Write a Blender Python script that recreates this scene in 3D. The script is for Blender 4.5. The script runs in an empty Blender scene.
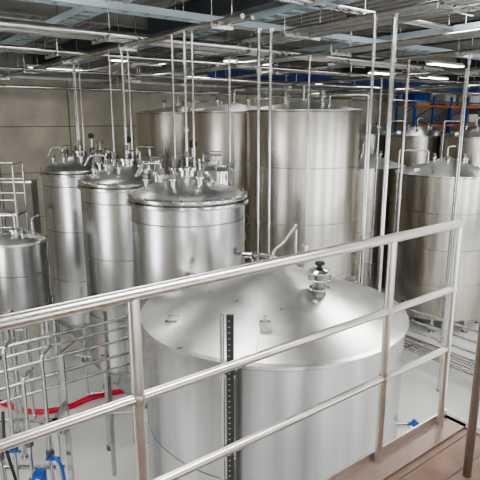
import bpy, math, random
from mathutils import Vector, Matrix
random.seed(4)
YAW=math.radians(-37.4)
# ------------------------------------------------------------ materials
def newmat(name):
    m=bpy.data.materials.new(name); m.use_nodes=True
    nt=m.node_tree; return m,nt,nt.nodes["Principled BSDF"]
def steel(name,c1,c2,r1,r2,streak=(9,9,.25),bump=.01,big=0.0,aniso=0.0):
    m,nt,p=newmat(name); N=nt.nodes; L=nt.links
    tc=N.new("ShaderNodeTexCoord"); mp=N.new("ShaderNodeMapping")
    mp.inputs["Scale"].default_value=streak
    n=N.new("ShaderNodeTexNoise"); n.inputs["Scale"].default_value=1.0; n.inputs["Detail"].default_value=5
    L.new(tc.outputs["Object"],mp.inputs[0]); L.new(mp.outputs[0],n.inputs["Vector"])
    cr=N.new("ShaderNodeValToRGB"); cr.color_ramp.elements[0].position=.3; cr.color_ramp.elements[1].position=.7
    cr.color_ramp.elements[0].color=(*c1,1); cr.color_ramp.elements[1].color=(*c2,1)
    L.new(n.outputs["Fac"],cr.inputs[0]); L.new(cr.outputs[0],p.inputs["Base Color"])
    mr=N.new("ShaderNodeMapRange"); mr.inputs["To Min"].default_value=r1; mr.inputs["To Max"].default_value=r2
    L.new(n.outputs["Fac"],mr.inputs[0]); L.new(mr.outputs[0],p.inputs["Roughness"])
    p.inputs["Metallic"].default_value=1
    if aniso:
        p.inputs["Anisotropic"].default_value=aniso
        t=N.new("ShaderNodeTangent"); t.direction_type='RADIAL'; t.axis='Z'
        L.new(t.outputs[0],p.inputs["Tangent"])
    n2=N.new("ShaderNodeTexNoise"); n2.inputs["Scale"].default_value=1.3; n2.inputs["Detail"].default_value=1
    L.new(tc.outputs["Object"],n2.inputs["Vector"])
    b=N.new("ShaderNodeBump"); b.inputs["Strength"].default_value=bump; b.inputs["Distance"].default_value=.01
    L.new(n.outputs["Fac"],b.inputs["Height"])
    if big:
        b2=N.new("ShaderNodeBump"); b2.inputs["Strength"].default_value=big; b2.inputs["Distance"].default_value=.05
        L.new(n2.outputs["Fac"],b2.inputs["Height"]); L.new(b.outputs[0],b2.inputs["Normal"])
        L.new(b2.outputs[0],p.inputs["Normal"])
    else: L.new(b.outputs[0],p.inputs["Normal"])
    return m
def paint(name,c,rough=.5,metal=0,var=.15,scale=3,bump=0,spec=.5):
    m,nt,p=newmat(name); N=nt.nodes; L=nt.links
    tc=N.new("ShaderNodeTexCoord"); n=N.new("ShaderNodeTexNoise")
    n.inputs["Scale"].default_value=scale; n.inputs["Detail"].default_value=6
    L.new(tc.outputs["Object"],n.inputs["Vector"])
    cr=N.new("ShaderNodeValToRGB"); cr.color_ramp.elements[0].position=.3; cr.color_ramp.elements[1].position=.7
    cr.color_ramp.elements[0].color=(*[x*(1-var) for x in c],1); cr.color_ramp.elements[1].color=(*[min(1,x*(1+var)) for x in c],1)
    L.new(n.outputs["Fac"],cr.inputs[0]); L.new(cr.outputs[0],p.inputs["Base Color"])
    p.inputs["Roughness"].default_value=rough; p.inputs["Metallic"].default_value=metal
    if bump:
        b=N.new("ShaderNodeBump"); b.inputs["Strength"].default_value=bump; b.inputs["Distance"].default_value=.02
        L.new(n.outputs["Fac"],b.inputs["Height"]); L.new(b.outputs[0],p.inputs["Normal"])
    return m
def emis(name,c,s):
    m,nt,p=newmat(name); p.inputs["Base Color"].default_value=(*c,1)
    p.inputs["Emission Color"].default_value=(*c,1); p.inputs["Emission Strength"].default_value=s
    return m
TANK=steel("tank_steel",(.47,.475,.48),(.60,.60,.605),.18,.27,big=.10,aniso=.6)
TALL=steel("tall_tank_steel",(.50,.47,.42),(.61,.58,.53),.21,.30,big=.10,aniso=.6)
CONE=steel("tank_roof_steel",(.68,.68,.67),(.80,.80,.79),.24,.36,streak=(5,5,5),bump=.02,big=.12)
PIPE=steel("pipe_steel",(.50,.50,.49),(.64,.64,.63),.15,.25,streak=(8,8,8))
RAIL=steel("rail_steel",(.60,.575,.545),(.72,.695,.66),.26,.38,streak=(9,9,9))
DARKST=steel("weld_steel",(.18,.175,.17),(.28,.27,.265),.25,.4)
CONC=paint("concrete",(.47,.44,.37),.85,var=.2,scale=1.3,bump=.15)
JOINT=paint("joint_dark",(.12,.11,.09),.9)
CLAD=paint("upper_cladding",(.28,.27,.25),.6)
DECK=paint("ceiling_deck",(.26,.25,.235),.55,var=.08)
BEAM=paint("beam_dark",(.06,.065,.075),.5)
BLUEB=paint("beam_blue",(.02,.05,.20),.45)
PALEB=paint("tray_pale_blue",(.38,.45,.48),.45,var=.06)
WHITE=paint("white_paint",(.74,.74,.72),.5,var=.04)
FLOOR=paint("floor_epoxy",(.74,.745,.73),.12,var=.06,scale=.8)
PLAT=paint("platform_boards",(.15,.095,.065),.4,var=.3,scale=6)
TOE=paint("kick_plate",(.23,.17,.15),.35,metal=.3,var=.12,scale=8)
BROWN=paint("gate_post_paint",(.20,.16,.135),.35,metal=.6,var=.2,scale=8)
BLACK=paint("black_plastic",(.02,.02,.022),.4)
BLUE=paint("valve_blue",(.01,.08,.38),.35)
RED=paint("hose_red",(.62,.015,.05),.4)
RBLUE=paint("rack_blue",(.03,.09,.38),.45)
RORG=paint("rack_orange",(.60,.17,.05),.45)
CARD=paint("cardboard",(.36,.30,.22),.8)
TUBE=emis("lamp_diffuser",(1,.985,.95),13)
FILLTOP=emis("skylight_panel",(1,.985,.95),17)  # glow of the unseen ceiling panels added to light the tanks
FILLWIN=emis("window_daylight",(.93,.97,1),7)  # glow of the unseen windows added to light the tank sides

# ------------------------------------------------------------ builder
class B:
    def __init__(s,name,M=None):
        s.name=name; s.v=[]; s.f=[]; s.mi=[]; s.sm=[]; s.mats=[]; s.M=M or Matrix.Identity(4)
    def mat(s,m):
        if m not in s.mats: s.mats.append(m)
        return s.mats.index(m)
    def add(s,vs,fs,m,smooth=False):
        o=len(s.v); k=s.mat(m)
        s.v+= [s.M@Vector(p) for p in vs]
        for f in fs: s.f.append([o+i for i in f]); s.mi.append(k); s.sm.append(smooth)
    def box(s,a,b,m):
        x0,y0,z0=a; x1,y1,z1=b
        s.add([(x0,y0,z0),(x1,y0,z0),(x1,y1,z0),(x0,y1,z0),(x0,y0,z1),(x1,y0,z1),(x1,y1,z1),(x0,y1,z1)],
              [(3,2,1,0),(4,5,6,7),(0,1,5,4),(1,2,6,5),(2,3,7,6),(3,0,4,7)],m)
    def lathe(s,profs,m,seg=96,c=(0,0,0)):
        for pr in profs:
            vs=[];fs=[]
            for (r,z) in pr:
                for i in range(seg):
                    a=2*math.pi*i/seg; vs.append((c[0]+r*math.cos(a),c[1]+r*math.sin(a),c[2]+z))
            for j in range(len(pr)-1):
                for i in range(seg):
                    k=(i+1)%seg; fs.append((j*seg+i,j*seg+k,(j+1)*seg+k,(j+1)*seg+i))
            s.add(vs,fs,m,True)
    def tube(s,pts,r,m,seg=12,bend=3.0,caps=True):
        P=[Vector(p) for p in pts]; path=[P[0]]
        for i in range(1,len(P)-1):
            a,b,c=P[i-1],P[i],P[i+1]
            d=min(bend*r,(a-b).length*.45,(c-b).length*.45)
            p0=b+(a-b).normalized()*d; p2=b+(c-b).normalized()*d
            for k in range(6):
                t=k/5; path.append(p0*(1-t)**2+b*2*t*(1-t)+p2*t*t)
        path.append(P[-1])
        vs=[];fs=[]; n=len(path); nrm=None
        for i,p in enumerate(path):
            t=((path[min(i+1,n-1)]-path[max(i-1,0)])).normalized()
            if nrm is None:
                nrm=t.orthogonal().normalized()
            else:
                nrm=(nrm-t*nrm.dot(t)).normalized()
            bn=t.cross(nrm)
            for k in range(seg):
                a=2*math.pi*k/seg; vs.append(p+nrm*(r*math.cos(a))+bn*(r*math.sin(a)))
        for i in range(n-1):
            for k in range(seg):
                q=(k+1)%seg; fs.append((i*seg+k,i*seg+q,(i+1)*seg+q,(i+1)*seg+k))
        s.add(vs,fs,m,True)
        if caps:
            s.add(vs[:seg],[tuple(range(seg-1,-1,-1))],m); s.add(vs[-seg:],[tuple(range(seg))],m)
    def cyl(s,a,b,r,m,seg=20): s.tube([a,b],r,m,seg)
    def ring(s,c,R,r,m,axis='Z',seg=32,n=8):
        vs=[];fs=[]
        for i in range(seg):
            A=2*math.pi*i/seg
            for j in range(n):
                q=2*math.pi*j/n; rr=R+r*math.cos(q); z=r*math.sin(q)
                if axis=='Z': vs.append((c[0]+rr*math.cos(A),c[1]+rr*math.sin(A),c[2]+z))
                elif axis=='Y': vs.append((c[0]+rr*math.cos(A),c[1]+z,c[2]+rr*math.sin(A)))
                else: vs.append((c[0]+z,c[1]+rr*math.cos(A),c[2]+rr*math.sin(A)))
        for i in range(seg):
            for j in range(n):
                a=(i+1)%seg; b=(j+1)%n
                fs.append((i*n+j,a*n+j,a*n+b,i*n+b))
        s.add(vs,fs,m,True)
    def done(s,parent=None):
        me=bpy.data.meshes.new(s.name); me.from_pydata([tuple(p) for p in s.v],[],s.f)
        for m in s.mats: me.materials.append(m)
        me.polygons.foreach_set("material_index",s.mi); me.polygons.foreach_set("use_smooth",s.sm)
        me.update()
        o=bpy.data.objects.new(s.name,me); bpy.context.scene.collection.objects.link(o)
        if parent: o.parent=parent
        return o
def place(o,x,y,z=0,rot=YAW):
    o.location=(x,y,z); o.rotation_euler=(0,0,rot); return o

# ------------------------------------------------------------ room
X0,X1,Y0,Y1,H=-5,36,-9,16.8,7.7
b=B("floor"); b.box((X0,Y0,-.2),(X1,Y1,0),FLOOR); b.done()
b=B("ceiling"); pr=[]; x=X0
while x<X1-.01:
    pr+=[(x,H),(x+.11,H),(x+.14,H+.06),(x+.25,H+.06)]; x+=.28
pr.append((X1,H)); vs=[];fs=[]
for (px,pz) in pr: vs+=[(px,Y0,pz),(px,Y1,pz)]
for i in range(len(pr)-1): fs.append((2*i,2*i+1,2*i+3,2*i+2))
b.add(vs,fs,DECK); b.box((X0,Y0,H+.07),(X1,Y1,H+.2),DECK); b.done()
b=B("wall_north"); b.box((X0,Y1+.06,0),(X1,Y1+.25,H+.2),JOINT)
x=X0
while x<X1:
    xe=min(x+2.2,X1); z=0
    while z<6.99:
        b.box((x+.016,Y1,z+.012),(xe-.016,Y1+.06,min(z+1.4,7.0)-.012),CONC); z+=1.4
    x+=2.2
b.box((X0,Y1-.04,7.0),(X1,Y1+.06,7.08),WHITE)
b.box((X0,Y1,7.08),(X1,Y1+.06,H+.06),CLAD); b.done()
b=B("wall_east"); b.box((X1,Y0,0),(X1+.2,Y1+.25,H+.2),CONC); b.done()
b=B("wall_west"); b.box((X0-.2,Y0,0),(X0,Y1+.25,H+.2),CONC); b.done()
WH=paint("south_wall_paint",(.36,.355,.34),.6,var=.04)
b=B("wall_south"); b.box((X0-.2,Y0-.2,0),(X1+.2,Y0,H+.2),WH); b.done()
k=1
for wx in (-3.5,3.0,9.5,16,24):
    b=B("window_%d"%k); k+=1  # added behind the camera, out of view, for bright strips on the tanks
    b.box((wx,Y0,.8),(wx+2.7,Y0+.02,5.2),FILLWIN)
    for q in (0,1.35,2.7): b.box((wx+q-.04,Y0,.75),(wx+q+.04,Y0+.08,5.25),WHITE)
    for z in (.75,2.9,5.2): b.box((wx-.04,Y0,z),(wx+2.74,Y0+.08,z+.07),WHITE)
    b.done()
for wy in (-5,6):
    b=B("window_%d"%k); k+=1  # added on the west wall, out of view, for steel reflections
    b.box((X0,wy,1.5),(X0+.02,wy+2.4,5.4),FILLWIN)
    for q in (0,1.2,2.4): b.box((X0,wy+q-.04,1.45),(X0+.08,wy+q+.04,5.45),WHITE)
    for z in (1.45,3.5,5.4): b.box((X0,wy-.04,z),(X0+.08,wy+2.44,z+.07),WHITE)
    b.done()
for sx,sy in ((-2.5,-5),(6.8,-5),(13.8,-5),(22.8,-5),(-2.2,1.5),(2.2,.2),(7.3,.2),(2.2,4.3),(7.6,4.1),(-2.2,7.9),(12.8,-.4),(18,-2),(25,-3),(13.2,3.4),(18.6,4.2)):
    b=B("skylight")  # unseen glowing panel added overhead to brighten tanks and cone roofs
    b.box((sx-1.1,sy-.55,H-.05),(sx+1.1,sy+.55,H-.03),FILLTOP)
    for a in ((sx-1.16,sy-.61,sx+1.16,sy-.55),(sx-1.16,sy+.55,sx+1.16,sy+.61),(sx-1.16,sy-.61,sx-1.1,sy+.61),(sx+1.1,sy-.61,sx+1.16,sy+.61)):
        b.box((a[0],a[1],H-.08),(a[2],a[3],H-.005),WHITE)
    b.done()
def ibeam(name,axis,pos,a,c,z1,h,w,m):
    b=B(name); t=.02
    for lo,hi,ww in ((z1-t,z1,w),(z1-h,z1-h+t,w),(z1-h,z1,.015)):
        if axis=='x': b.box((a,pos-ww/2,lo),(c,pos+ww/2,hi),m)
        else: b.box((pos-ww/2,a,lo),(pos+ww/2,c,hi),m)
    return b.done()
for px in (5.0,10.3,15.6,21,27): ibeam("roof_beam",'y',px,Y0+.02,Y1-.06,H-.005,.36,.2,BEAM)
for py in (9.4,14.2): ibeam("roof_purlin",'x',py,X0,X1,H-.005,.22,.14,CLAD)
ibeam("crane_beam",'x',13.3,9,X1-.02,7.3,.26,.2,BLUEB)

# ------------------------------------------------------------ conical-roof tanks
def cone_tank(name,x,y,R,zr,ch,shell,roof,zb=.3,seg=128,extras=None):
    b=B(name)
    b.lathe([[(R,zb),(R,zr-.03)]],shell,seg)
    b.lathe([[(R+.004,zr-.03),(R+.004,zr-.05)],[(R,zr-.03),(R+.035,zr-.03)]],DARKST,seg)
    b.lathe([[(R+.035,zr-.03),(R+.035,zr)]],PIPE,seg)
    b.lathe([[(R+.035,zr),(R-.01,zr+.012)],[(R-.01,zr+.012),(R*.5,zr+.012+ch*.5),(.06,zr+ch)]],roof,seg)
    n=int((zr-zb)/1.25)
    for i in range(1,n+1):
        z=zb+i*(zr-zb)/(n+1)
        b.lathe([[(R+.001,z-.006),(R+.003,z),(R+.001,z+.006)]],DARKST,seg)
    b.lathe([[(.02,zb-.02),(R,zb)]],DARKST,seg)
    b.lathe([[(.1,zr+ch-.05),(.1,zr+ch+.03)],[(.1,zr+ch+.03),(0.001,zr+ch+.03)],[(.14,zr+ch),(.14,zr+ch+.015)],[(.14,zr+ch+.015),(.1,zr+ch+.015)]],PIPE,32)
    for i in range(8):
        a=2*math.pi*(i+.5)/8; px,py=(R-.12)*math.cos(a),(R-.12)*math.sin(a)
        b.cyl((px,py,.02),(px,py,zb),.05,PIPE); b.cyl((px,py,0),(px,py,.025),.09,PIPE)
    if extras: extras(b)
    o=b.done(); place(o,x,y); return o
def small_valve(b,x,y,z,s=1.0,m=PIPE):
    b.cyl((x,y,z-.05),(x,y,z+.10*s),.035*s,m)
    b.cyl((x,y,z+.10*s),(x,y,z+.12*s),.07*s,m)
    b.cyl((x,y,z+.12*s),(x,y,z+.2*s),.05*s,DARKST)
def ex_big(b):
    zr,ch,R=3.83,.51,1.37
    za=zr+ch
    cz=lambda x,y: za-ch*math.hypot(x,y)/R
    b.cyl((0,0,za),(0,0,za+.07),.045,PIPE)
    b.tube([(0,0,za+.02),(0,0,za+.13),(.10,0,za+.2),(.24,.02,za+.40)],.017,PIPE)
    b.tube([(.0,0,za+.06),(-.12,0,za+.08),(-.2,.05,za+.05)],.02,DARKST)
    b.cyl((.24,.05,za-.1),(.24,.05,za+.34),.014,PIPE)
    b.cyl((.24,.05,za+.02),(.24,.05,za+.06),.032,DARKST)
    b.tube([(.07,0,za+.02),(.22,.05,za+.04),(.36,.2,za+.02),(.36,.2,za+.12)],.022,PIPE)
    b.cyl((.36,.2,za+.1),(.36,.2,za+.14),.045,PIPE)
    x,y=.43,-.40; z=cz(x,y)
    b.cyl((x,y,z-.05),(x,y,z+.06),.07,DARKST); b.cyl((x,y,z+.05),(x,y,z+.07),.1,PIPE,28)
    b.cyl((x,y,z+.07),(x,y,z+.16),.06,DARKST,28); b.cyl((x,y,z+.15),(x,y,z+.23),.11,DARKST,32)
    b.ring((x,y,z+.155),.108,.008,PIPE); b.ring((x,y,z+.225),.108,.008,PIPE)
    b.lathe([[(.11,.23),(.09,.255),(.03,.27),(.001,.272)]],PIPE,32,(x,y,z))
    b.cyl((x,y,z+.27),(x,y,z+.30),.025,BLACK); b.cyl((x,y,z+.30),(x,y,z+.325),.05,BLACK)
    x,y=-.13,-.98; z=cz(x,y)
    b.box((x-.05,y-.03,z-.02),(x+.05,y+.03,z+.09),PIPE); b.cyl((x,y,z+.05),(x,y,z+.14),.02,PIPE)
    for x,y in ((-.98,-.62),(.95,.62),(-.9,.75)):
        z=cz(x,y); b.box((x-.06,y-.008,z-.02),(x+.06,y+.008,z+.07),PIPE); b.box((x-.09,y-.04,z-.01),(x+.09,y+.04,z+.012),PIPE)
    for i in range(6):
        a=2*math.pi*i/6+.35
        p=[(r*math.cos(a),r*math.sin(a),za-ch*r/R+.006) for r in (.2,.7,1.33)]
        b.tube(p,.004,PIPE,6)
    gx,gy=-.46,-1.43
    b.box((gx,gy-.02,.4),(gx+.06,gy+.01,4.3),BLACK)
    z=.45
    while z<4.28:
        b.box((gx+.014,gy-.024,z),(gx+.03,gy-.018,z+.007),CLAD); z+=.05
    b.cyl((gx-.035,gy,.4),(gx-.035,gy,4.3),.018,PIPE)
    for z in (.6,1.8,3.0,3.75): b.box((gx-.06,gy-.01,z),(gx+.07,gy+.2,z+.03),PIPE)
    b.tube([(1.3,-.3,2.6),(1.52,-.3,2.6),(1.52,-.3,2.35)],.03,PIPE)
    b.box((1.46,-.33,2.62),(1.56,-.31,2.65),BLUE); b.cyl((1.52,-.3,2.6),(1.52,-.3,2.66),.025,BLUE)
cone_tank("conical_roof_tank",3.5,4.0,1.37,3.83,.51,TANK,CONE,.4,extras=ex_big)
def ex_small(zr,ch,R):
    def f(b):
        za=zr+ch
        b.tube([(0,0,za),(0,0,za+.3),(.2,0,za+.3)],.03,PIPE)
        for (x,y,s) in ((.35,-.3,1.3),(-.4,-.1,1.2),(.1,.4,1),(-.15,-.45,1),(.6,.1,1.1)):
            small_valve(b,x,y,za-ch*math.hypot(x,y)/R,s)
        b.tube([(-.6,-.2,za-.2*ch/.5),(-.6,-.2,za+.2),(-R-.06,-.2,za+.2),(-R-.06,-.2,.6)],.022,PIPE)
        for q in range(4):
            a=q*math.pi/2+.5; x,y=(R-.2)*math.cos(a),(R-.2)*math.sin(a); z=za-ch*math.hypot(x,y)/R
            b.box((x-.07,y-.01,z-.02),(x+.07,y+.01,z+.09),PIPE)
        a=math.radians(-10)
        b.M=Matrix.Rotation(a,4,'Z')
        b.cyl((R-.03,0,1.1),(R+.10,0,1.1),.26,PIPE,32); b.cyl((R+.1,0,1.1),(R+.13,0,1.1),.3,PIPE,32); b.ring((R+.2,0,1.1),.1,.012,PIPE,'X')
        b.cyl((R+.1,0,1.1),(R+.2,0,1.1),.02,PIPE)
        b.M=Matrix.Identity(4)
    return f
for (x,y) in ((13.6,8.2),(13.6,11.2)):
    cone_tank("conical_roof_tank",x,y,1.35,4.36,.42,TALL,CONE,.4,96,ex_small(4.36,.42,1.35))
for (x,y) in ((19,10.4),(19,12.9),(19,15.45)):
    cone_tank("storage_tank",x,y,1.2,5.2,.36,TALL,CONE,.4,96,ex_small(5.2,.36,1.2))
def ex_tall(b):
    b.cyl((0,0,6.1),(0,0,6.5),.03,PIPE)
    b.tube([(.5,-.3,6.05),(.5,-.3,6.3),(.8,-.4,6.3),(1.28,-.4,6.3),(1.28,-.4,.6)],.022,PIPE)
    b.cyl((-.02,-1.215,.5),(-.02,-1.215,5.9),.014,PIPE)
    for (x,y,s) in ((.35,-.3,1.3),(-.4,-.1,1.2),(.1,.4,1)): small_valve(b,x,y,6.13,s)
for (x,y) in ((8,8.24),(8,10.7),(8,13.4)):
    cone_tank("tall_storage_tank",x,y,1.2,6.0,.2,TALL,CONE,.35,112,ex_tall)

# ------------------------------------------------------------ fermenters on legs
def fermenter(x,y,rot):
    R,zb,zr=.8,1.55,4.7
    b=B("fermentation_tank")
    b.lathe([[(R,zb),(R,zr)]],TANK,112)
    for z in (zb+.02,2.5,3.55,zr-.22):
        b.lathe([[(R+.001,z-.008),(R+.005,z),(R+.001,z+.008)]],DARKST,112)
    b.lathe([[(R,zr-.02),(R+.045,zr-.02)],[(R+.045,zr-.02),(R+.05,zr+.0),(R+.045,zr+.03)],[(R+.045,zr+.03),(R-.02,zr+.035)],
             [(R-.02,zr+.055),(R+.03,zr+.055)],[(R+.03,zr+.055),(R+.035,zr+.08),(R+.03,zr+.10)],[(R+.03,zr+.10),(R-.04,zr+.11)]],PIPE,112)
    b.lathe([[(R-.02,zr+.035),(R-.02,zr+.055)]],DARKST,112)
    dome=[(R-.04,zr+.11),(R-.09,zr+.155),(R-.2,zr+.20),(R*.5,zr+.27),(.25,zr+.335),(.13,zr+.35)]
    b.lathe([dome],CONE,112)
    b.lathe([[(.13,zr+.33),(.13,zr+.43)],[(.17,zr+.43),(.17,zr+.46)],[(.13,zr+.43),(.17,zr+.43)],[(.17,zr+.46),(.0005,zr+.47)]],PIPE,40)
    b.lathe([[(R,zb),(R-.05,zb-.08),(.1,zb-.95)],[(.1,zb-.95),(.06,zb-1.05)]],TANK,96)
    b.tube([(0,0,zb-.95),(0,0,.35),(.6,-.3,.35)],.035,PIPE)
    for i in range(4):
        a=math.radians(45+90*i); px,py=(R-.02)*math.cos(a),(R-.02)*math.sin(a)
        b.cyl((px,py,.06),(px,py,zb+.25),.05,PIPE); b.cyl((px,py,0),(px,py,.07),.075,DARKST)
        b.box((px-.07,py-.07,zb+.05),(px+.07,py+.07,zb+.28),PIPE)
    for i in range(4):
        a=math.radians(45+90*i); c=math.radians(135+90*i)
        b.cyl(((R-.02)*math.cos(a),(R-.02)*math.sin(a),.7),((R-.02)*math.cos(c),(R-.02)*math.sin(c),.7),.02,PIPE)
    mx,my=.40,.12; mz=zr+.22
    b.cyl((mx,my,mz-.06),(mx,my,mz+.17),.215,PIPE,40); b.cyl((mx,my,mz+.16),(mx,my,mz+.19),.25,PIPE,40)
    b.lathe([[(.235,.19),(.2,.23),(.1,.255),(.001,.26)]],CONE,40,(mx,my,mz))
    for i in range(8):
        a=i*math.pi/4; c,s=math.cos(a),math.sin(a)
        b.cyl((mx+.25*c,my+.25*s,mz+.06),(mx+.25*c,my+.25*s,mz+.27),.014,DARKST,8)
        b.cyl((mx+.25*c,my+.25*s,mz+.24),(mx+.25*c,my+.25*s,mz+.29),.028,DARKST,8)
    b.tube([(mx-.2,my+.25,mz+.05),(mx-.2,my+.25,mz+.42),(mx,my,mz+.42),(mx,my,mz+.25)],.018,PIPE)
    b.cyl((mx-.08,my,mz+.42),(mx+.08,my,mz+.42),.035,DARKST)
    for i in range(20):
        a=i*math.pi/10; px,py=(R+.02)*math.cos(a),(R+.02)*math.sin(a)
        b.cyl((px,py,zr-.03),(px,py,zr+.13),.012,DARKST,8)
    for (vx,vy,s) in ((-.35,-.1,1.0),(-.45,.2,1.2),(-.15,-.42,.8),(.05,.45,1.3),(-.2,.3,1.5),(.2,-.35,1.0),(-.55,-.15,.8)):
        z=zr+.25-.25*max(0,math.hypot(vx,vy)-.45); small_valve(b,vx,vy,z,s)
    b.tube([(-.35,-.1,zr+.42),(-.35,-.1,zr+.52),(-.6,-.1,zr+.52),(-.7,-.1,zr+.35)],.016,PIPE)
    b.ring((-.45,.2,zr+.56),.06,.009,DARKST,'Z'); b.cyl((-.45,.2,zr+.4),(-.45,.2,zr+.56),.01,PIPE)
    b.tube([(.2,-.35,zr+.4),(.2,-.35,zr+.6),(.05,-.2,zr+.6),(.05,-.05,zr+.6)],.014,PIPE)
    b.cyl((.05,.45,zr+.5),(.05,.45,zr+.72),.03,PIPE); b.cyl((.05,.40,zr+.76),(.05,.46,zr+.76),.06,BLACK,20)
    b.tube([(.0,0,zr+.45),(0,0,6.93)],.02,PIPE); b.tube([(.1,0,zr+.4),(.1,0,6.93)],.015,PIPE)
    b.cyl((0,0,zr+.6),(0,0,zr+.68),.035,DARKST); b.cyl((.0,0,zr+.95),(0,0,zr+.99),.035,PIPE)
    b.tube([(-.2,.3,zr+.45),(-.2,.3,6.93)],.014,PIPE)
    b.tube([(-R-.0,-.1,3.0),(-R-.1,-.1,3.0),(-R-.1,-.1,1.2),(-R-.1,-.1,.9),(-R+.3,-.1,.9)],.018,PIPE)
    b.tube([(R-.02,-.1,3.9),(R+.1,-.1,3.9),(R+.1,-.1,1.8),(R-.02,-.1,1.8)],.018,PIPE)
    b.cyl((R-.03,-.3,4.0),(R+.12,-.33,4.0),.03,PIPE); b.cyl((R+.1,-.33,4.0),(R+.15,-.34,4.0),.06,BLACK)
    place(b.done(),x,y,0,YAW+rot)
fermenter(3.82,6.2,0); fermenter(3.92,8.32,.25); fermenter(4.1,10.96,-.2)

b=B("buffer_vessel"); R=.475; zb,zr=2.45,3.82
b.lathe([[(R,zb),(R,zr)]],TANK,80)
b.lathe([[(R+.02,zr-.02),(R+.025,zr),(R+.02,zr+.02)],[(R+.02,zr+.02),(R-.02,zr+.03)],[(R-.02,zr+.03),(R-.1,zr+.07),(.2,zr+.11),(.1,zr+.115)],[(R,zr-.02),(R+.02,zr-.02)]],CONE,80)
b.lathe([[(R,zb),(R-.06,zb-.06),(.08,zb-.2)]],TANK,80)
b.lathe([[(.1,zr+.1),(.1,zr+.18)],[(.1,zr+.18),(.14,zr+.18)],[(.14,zr+.18),(.14,zr+.2)],[(.14,zr+.2),(.0005,zr+.21)]],PIPE,32)
for z in (2.7,3.3): b.lathe([[(R+.001,z-.008),(R+.006,z),(R+.001,z+.008)]],DARKST,80)
for i in range(3):
    a=math.radians(30+120*i); px,py=(R+.02)*math.cos(a),(R+.02)*math.sin(a)
    b.cyl((px,py,.03),(px,py,zb+.3),.035,PIPE); b.cyl((px,py,0),(px,py,.03),.07,PIPE)
b.tube([(0,0,zb-.18),(0,0,.5),(.3,-.3,.5)],.03,PIPE)
b.tube([(0,0,zr+.2),(0,0,zr+.45),(-.3,.0,zr+.45),(-.3,0,zr+.9)],.018,PIPE)
b.tube([(.25,.1,zr+.08),(.25,.1,zr+.35),(.25,.4,zr+.35)],.018,PIPE)
small_valve(b,-.25,-.1,zr+.08,.8); small_valve(b,.2,-.2,zr+.08,.7)
place(b.done(),2.2,9.1)

b=B("access_ladder")
for sx in (-.28,.28):
    b.cyl((sx,0,0),(sx,0,4.55),.022,PIPE)
    b.tube([(sx,0,4.5),(sx,0,4.95),(sx,.5,4.95),(sx,.5,0)],.02,PIPE)
z=.3
while z<4.4: b.cyl((-.28,0,z),(.28,0,z),.016,PIPE); z+=.28
b.box((-.3,0,3.9),(.3,.55,3.94),PIPE)
for z in (4.3,4.6,4.93): b.cyl((-.28,.5,z),(.28,.5,z),.016,PIPE)
b.cyl((-.28,0,4.75),(-.28,.5,4.75),.014,PIPE)
place(b.done(),2.5,11.2)
b=B("control_cabinet"); b.box((-.35,-.2,.9),(.35,.2,4.3),CLAD)
b.box((-.37,-.22,4.3),(.37,.22,4.34),PIPE)
b.box((-.3,-.215,1.1),(.3,-.2,4.1),CLAD); b.cyl((.24,-.23,2.6),(.24,-.23,2.8),.015,BLACK)
for sx in (-.3,.3):
    for sy in (-.15,.15): b.box((sx-.03,sy-.03,0),(sx+.03,sy+.03,.9),PIPE)
place(b.done(),3.5,13.6)

# ------------------------------------------------------------ pipework overhead
def bundle(name,axis,lst,a,c,zt=H-.01,step=2.6):
    b=B(name)
    for pos,z,r in lst:
        if axis=='x': b.cyl((a,pos,z),(c,pos,z),r,PIPE,14)
        else: b.cyl((pos,a,z),(pos,c,z),r,PIPE,14)
    p0=min(l[0] for l in lst)-.08; p1=max(l[0] for l in lst)+.08; zz=min(l[1]-l[2] for l in lst)
    t=a+.5
    while t<c:
        if axis=='x':
            b.box((t-.02,p0,zz-.04),(t+.02,p1,zz),PIPE)
            for p in (p0,p1): b.cyl((t,p,zz-.04),(t,p,zt),.008,PIPE,8)
        else:
            b.box((p0,t-.02,zz-.04),(p1,t+.02,zz),PIPE)
            for p in (p0,p1): b.cyl((p,t,zz-.04),(p,t,zt),.008,PIPE,8)
        t+=step
    return b.done()
XA=X0+.05
bundle("overhead_pipe_run",'x',[(7.55,7.02,.055),(7.72,7.0,.028),(7.86,7.0,.028),(8.02,7.01,.035)],XA,15)
bundle("overhead_pipe_run",'x',[(9.8,7.0,.045),(9.95,7.0,.025),(10.1,7.0,.025),(10.3,7.03,.05)],XA,20)
bundle("overhead_pipe_run",'x',[(11.9,6.85,.03),(12.05,6.85,.03),(12.2,6.85,.03)],XA,22)
bundle("overhead_pipe_run",'x',[(16.1,6.72,.05),(16.3,6.72,.04)],XA,30)
bundle("overhead_pipe_run",'x',[(5.2,7.3,.04),(5.35,7.3,.03)],3,24)
bundle("overhead_pipe_run",'x',[(13.9,6.6,.03),(14.05,6.6,.03)],6,26)
bundle("overhead_pipe_run",'y',[(5.75,7.12,.035),(5.88,7.12,.025),(6.02,7.13,.04),(6.2,7.12,.03),(6.35,7.12,.03)],-2,16.5)
bundle("overhead_pipe_run",'y',[(6.8,6.92,.03),(6.95,6.92,.03),(7.1,6.92,.03)],-2,16.5)
bundle("overhead_pipe_run",'y',[(9.6,7.05,.04),(9.75,7.05,.03),(9.9,7.05,.03)],0,16.5)
bundle("overhead_pipe_run",'y',[(12.1,6.95,.04),(12.3,6.95,.03),(12.45,6.95,.03)],0,16.5)
bundle("overhead_pipe_run",'y',[(14.6,6.75,.03),(14.75,6.75,.03)],0,16.5)
bundle("overhead_pipe_run",'y',[(16.2,6.9,.05),(16.4,6.9,.04)],0,16.5)
bundle("overhead_pipe_run",'y',[(3.86,6.95,.03),(4.0,6.95,.025)],5,16.5)
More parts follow.
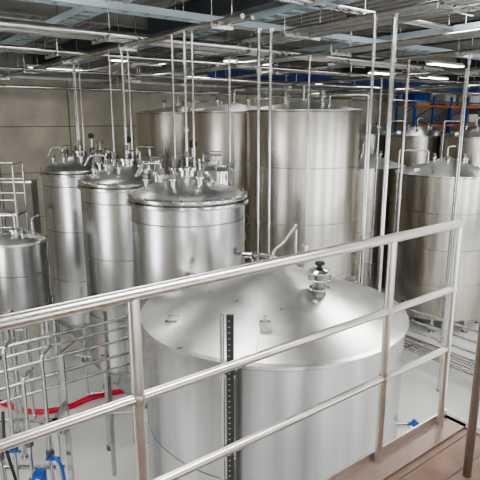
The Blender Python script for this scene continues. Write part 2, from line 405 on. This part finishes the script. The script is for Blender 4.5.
def tray(axis,pos,a,c,z,w,m):
    b=B("cable_tray")
    for s in (-w/2,w/2):
        if axis=='y': b.box((pos+s-.012,a,z),(pos+s+.012,c,z+.09),m)
        else: b.box((a,pos+s-.012,z),(c,pos+s+.012,z+.09),m)
    t=a+.1
    while t<c:
        if axis=='y': b.box((pos-w/2,t,z),(pos+w/2,t+.05,z+.015),m)
        else: b.box((t,pos-w/2,z),(t+.05,pos+w/2,z+.015),m)
        t+=.3
    t=a+.6
    while t<c:
        for s in (-w/2,w/2):
            if axis=='y': b.cyl((pos+s,t,z+.05),(pos+s,t,H-.01),.007,PIPE,6)
            else: b.cyl((t,pos+s,z+.05),(t,pos+s,H-.01),.007,PIPE,6)
        t+=2.4
    b.done()
tray('y',3.0,4,16.5,7.22,.25,PALEB); tray('y',5.3,4,16.5,7.25,.25,PALEB); tray('y',8.6,1,16.5,7.25,.25,PALEB)
tray('x',6.6,1,26,7.15,.2,PALEB)
def lamp(x,y,z,axis='x'):
    b=B("fluorescent_light"); l=.75
    b.M=Matrix.Translation((x,y,z))@(Matrix.Identity(4) if axis=='x' else Matrix.Rotation(math.pi/2,4,'Z'))
    b.box((-l,-.07,.0),(l,.07,.07),WHITE); b.box((-l,-.14,-.01),(l,.14,.02),WHITE)
    b.box((-l+.03,-.12,-.03),(l-.03,.12,-.01),TUBE)
    for s in (-.5,.5): b.cyl((s,0,.06),(s,0,H-z-.01),.006,PIPE,6)
    b.done()
for p in ((2.6,8.9,7.25),(6.9,9.1,7.3),(11,8.8,7.25),(18,8.4,7.25),(22.5,12.2,7.25),(14.3,11.0,7.25),(13.8,6.2,7.3),(13.8,8.6,7.3),(17.6,11.4,7.3),(20,13.6,7.3),(23,8,7.3),
          (1.0,14.6,7.15),(5.0,14.8,7.15),(9.8,14.8,7.15),(14.5,14.8,7.15),(-2,12.5,7.15),(18,14.8,7.15),(25,10,7.25),(28,13.4,7.15),(9,11.4,7.3),(0.5,11,7.3),(31,12,7.2),(6.6,13.0,7.3)): lamp(*p)  # a few real fixtures; the others added to brighten roofs, wall and far hall

# ------------------------------------------------------------ vertical drops
def drop(x,y,z0,z1,r,extra=None):
    b=B("drop_pipe"); b.cyl((x,y,z0),(x,y,z1),r,PIPE,14)
    b.cyl((x,y,z0),(x,y,z0+.03),r*2.2,PIPE,14)
    b.cyl((x,y,z1-.02),(x,y,z1+.03),r*1.7,PIPE,14)
    for z in (z0+1.2,(z0+z1)/2+.6,z1-.6): b.cyl((x,y,z),(x,y,z+.05),r*1.6,PIPE,14)
    if extra: extra(b)
    return b.done()
drop(5.27,6.42,0,7.1,.026); drop(5.40,6.30,0,7.1,.026)
drop(5.75,4.64,0,7.1,.022); drop(5.87,4.42,0,7.12,.034)
drop(6.92,7.0,0,6.9,.018); drop(6.02,8.2,0,7.1,.024); drop(9.7,6.9,0,7.05,.03); drop(12.1,7.0,0,6.95,.03)
drop(12.3,9.6,0,6.95,.028); drop(9.75,5.6,0,7.05,.022)
def vv(b):
    b.tube([(5.05,6.55,3.3),(5.05,6.55,4.15),(4.85,6.6,4.25)],.025,PIPE)
    b.cyl((5.05,6.55,3.9),(5.05,6.55,4.0),.06,DARKST); b.cyl((5.05,6.55,3.4),(5.05,6.55,3.5),.06,PIPE)
    b.box((5.0,6.50,4.12),(5.18,6.54,4.15),BLACK)
drop(5.05,6.55,0,3.4,.025,vv)

# ------------------------------------------------------------ left manifold
b=B("valve_manifold")
for i,(dx,dy,zt) in enumerate(((-.75,0,2.75),(-.58,.05,3.0),(-.35,0,2.6),(-.1,.03,2.9))):
    b.tube([(dx,dy,.06),(dx,dy,zt),(dx,dy+.3,zt)],.026,PIPE); b.cyl((dx,dy,.05),(dx,dy,.09),.05,PIPE)
    for z in (.9,1.5):
        zz=z+.1*((i*7)%3)
        b.cyl((dx,dy,zz-.05),(dx,dy,zz+.05),.055,DARKST)
        if (i,z) in ((1,1.5),(2,.9),(3,1.5),(3,.9)):
            b.cyl((dx,dy-.1,zz),(dx,dy,zz),.02,BLUE); b.box((dx-.02,dy-.12,zz-.014),(dx+.14,dy-.1,zz+.014),BLUE)
for z in (.5,1.25,1.95): b.cyl((-.85,.1,z),(.05,.1,z),.03,PIPE)
for dx in (-.88,.06):
    b.box((dx-.03,-.15,0),(dx+.03,-.09,2.1),PIPE); b.box((dx-.03,.25,0),(dx+.03,.31,2.8),PIPE); b.box((dx-.03,-.15,2.05),(dx+.03,.31,2.1),PIPE)
b.tube([(0,-.12,1.6),(.14,-.22,1.5),(.18,-.22,.9),(.12,-.25,.3),(-.5,-.4,.04),(-1.2,-.4,.04)],.02,BLUE,10,bend=6)
b.tube([(-.6,-.1,2.2),(-.5,-.35,1.9),(-.4,-.3,1.2),(-.2,-.1,1.0)],.02,BLACK,10,bend=8)
b.box((-.25,-.25,1.2),(-.12,-.1,1.38),BLUE); b.cyl((-.18,-.3,1.29),(-.18,-.25,1.29),.045,WHITE)
place(b.done(),1.75,6.25)
b=B("process_pipe_rack")
for z,r in ((2.75,.03),(2.6,.022),(2.4,.03),(2.15,.03),(1.95,.022)): b.cyl((-1.5,7.25,z),(4.3,7.25,z),r,PIPE,14)
for x in (-1.2,.9,2.95):
    b.box((x-.03,7.29,0),(x+.03,7.35,2.9),PIPE)
b.done()
b=B("red_hose"); b.tube([(-1,11.2,.06),(.6,11.9,.06),(1.6,11.6,.06),(2.4,10.0,.06),(3.0,9.75,.06),(3.6,9.9,.06),(4.6,9.6,.06),(5.6,9.9,.06)],.055,RED,12,bend=12); b.done()
b=B("floor_pipe_rack")
for i,z in enumerate((.45,.7,.95,1.2,1.45)):
    b.cyl((10.2,2.5,z),(10.2,12.5,z),.035 if i%2 else .028,PIPE,14)
for i in range(5): b.cyl((10.5+.14*i,2.5,.35),(10.5+.14*i,12.5,.35),.03,RBLUE if i==3 else PIPE,12)
for y in (3,5,7,9,11):
    b.box((10.24,y-.03,0),(10.3,y+.03,1.6),PIPE); b.box((10.2,y-.03,.25),(11.2,y+.03,.31),PIPE); b.box((11.14,y-.03,0),(11.2,y+.03,.3),PIPE)
b.done()

# ------------------------------------------------------------ pallet racking
def rack(x0,x1,y):
    b=B("pallet_rack"); x=x0
    while x<x1+.01:
        for yy in (y,y+1.0): b.box((x-.05,yy-.04,0),(x+.05,yy+.04,6.9),RBLUE)
        z=.4
        while z<6.6:
            b.cyl((x,y,z),(x,y+1,z+.5),.02,RBLUE,8); b.cyl((x,y+1,z+.5),(x,y,z+1.0),.02,RBLUE,8); z+=1.0
        x+=(x1-x0)/8
    for z in (1.6,3.1,4.6,5.5,6.4):
        for yy in (y,y+1.0): b.box((x0,yy-.045,z),(x1,yy-.0,z+.08),RORG)
        t=x0+.25
        while t<x1-1.0:
            if random.random()<.6:
                b.box((t,y+.02,z+.08),(t+.95,y+.95,z+.2),CARD)
                b.box((t+.03,y+.05,z+.2),(t+.92,y+.92,z+.2+random.uniform(.3,.6)),random.choice((CARD,WHITE,RBLUE,CLAD)))
            t+=1.15
    b.done()
rack(21.5,33.5,14.8)

# ------------------------------------------------------------ mezzanine platform + railing
ZP=4.12; YR=1.40
b=B("mezzanine_platform")
b.box((X0+.02,-1.6,ZP-.06),(2.62,YR+.06,ZP),PLAT)
for yy in (-1.5,YR-.05): b.box((X0+.02,yy-.05,ZP-.26),(2.6,yy+.05,ZP-.06),BEAM)
for xx in (-4.8,-1.2,2.5):
    for yy in (-1.5,YR-.05):
        b.box((xx-.06,yy-.06,0),(xx+.06,yy+.06,ZP-.26),BEAM)
    b.box((xx-.05,-1.5,ZP-.24),(xx+.05,YR-.05,ZP-.06),BEAM)
b.box((X0+.02,YR-.10,ZP),(2.6,YR+.06,ZP+.012),TOE)
b.box((X0+.02,YR+.025,ZP),(2.6,YR+.035,ZP+.05),RAIL)
b.box((2.57,-1.5,ZP),(2.62,YR+.06,ZP+.012),TOE)
y=-1.4
while y<YR-.12: b.box((X0+.1,y,ZP),(2.56,y+.006,ZP+.002),BEAM); y+=.14
b.done()
b=B("guard_railing"); r=.0185
top=5.28
b.tube([(X0+.05,YR,top),(2.49,YR,top)],r*1.15,RAIL,20)
for h in (.81,.47): b.cyl((X0+.05,YR,ZP+h),(2.49,YR,ZP+h),r*.92,RAIL,18)
for x in (-4.46,-3.18,-1.9,-.62,.66,1.94,2.49):
    b.cyl((x,YR,ZP+.012),(x,YR,top),r,RAIL,18)
    for h in (.47,.81): b.lathe([[(r+.004,-.016),(r+.006,0),(r+.004,.016)]],RAIL,18,(x,YR,ZP+h))
b.done()
b=B("stair_gate_post")
gx,gy=2.21,1.08
b.cyl((gx,gy,ZP),(gx,gy,ZP+1.1),.020,BROWN,18)
b.tube([(gx,gy,ZP+1.08),(gx,gy-1.6,ZP+1.08),(gx,gy-1.6,ZP)],.020,BROWN,16); b.cyl((gx,gy,ZP+.55),(gx,gy-1.6,ZP+.55),.018,BROWN,16)
b.done()

# ------------------------------------------------------------ world + camera
w=bpy.data.worlds.new("World"); bpy.context.scene.world=w; w.use_nodes=True
w.node_tree.nodes["Background"].inputs[0].default_value=(.8,.88,1,1); w.node_tree.nodes["Background"].inputs[1].default_value=.5
try: bpy.context.scene.view_settings.look='AgX - Medium High Contrast'
except Exception as e: print(e)
cam=bpy.data.cameras.new("camera"); cam.sensor_width=36; cam.lens=39; cam.clip_start=.05; cam.clip_end=200
co=bpy.data.objects.new("camera",cam); co.location=(0,0,5.8); co.rotation_euler=(math.radians(77),0,YAW)
bpy.context.scene.collection.objects.link(co); bpy.context.scene.camera=co
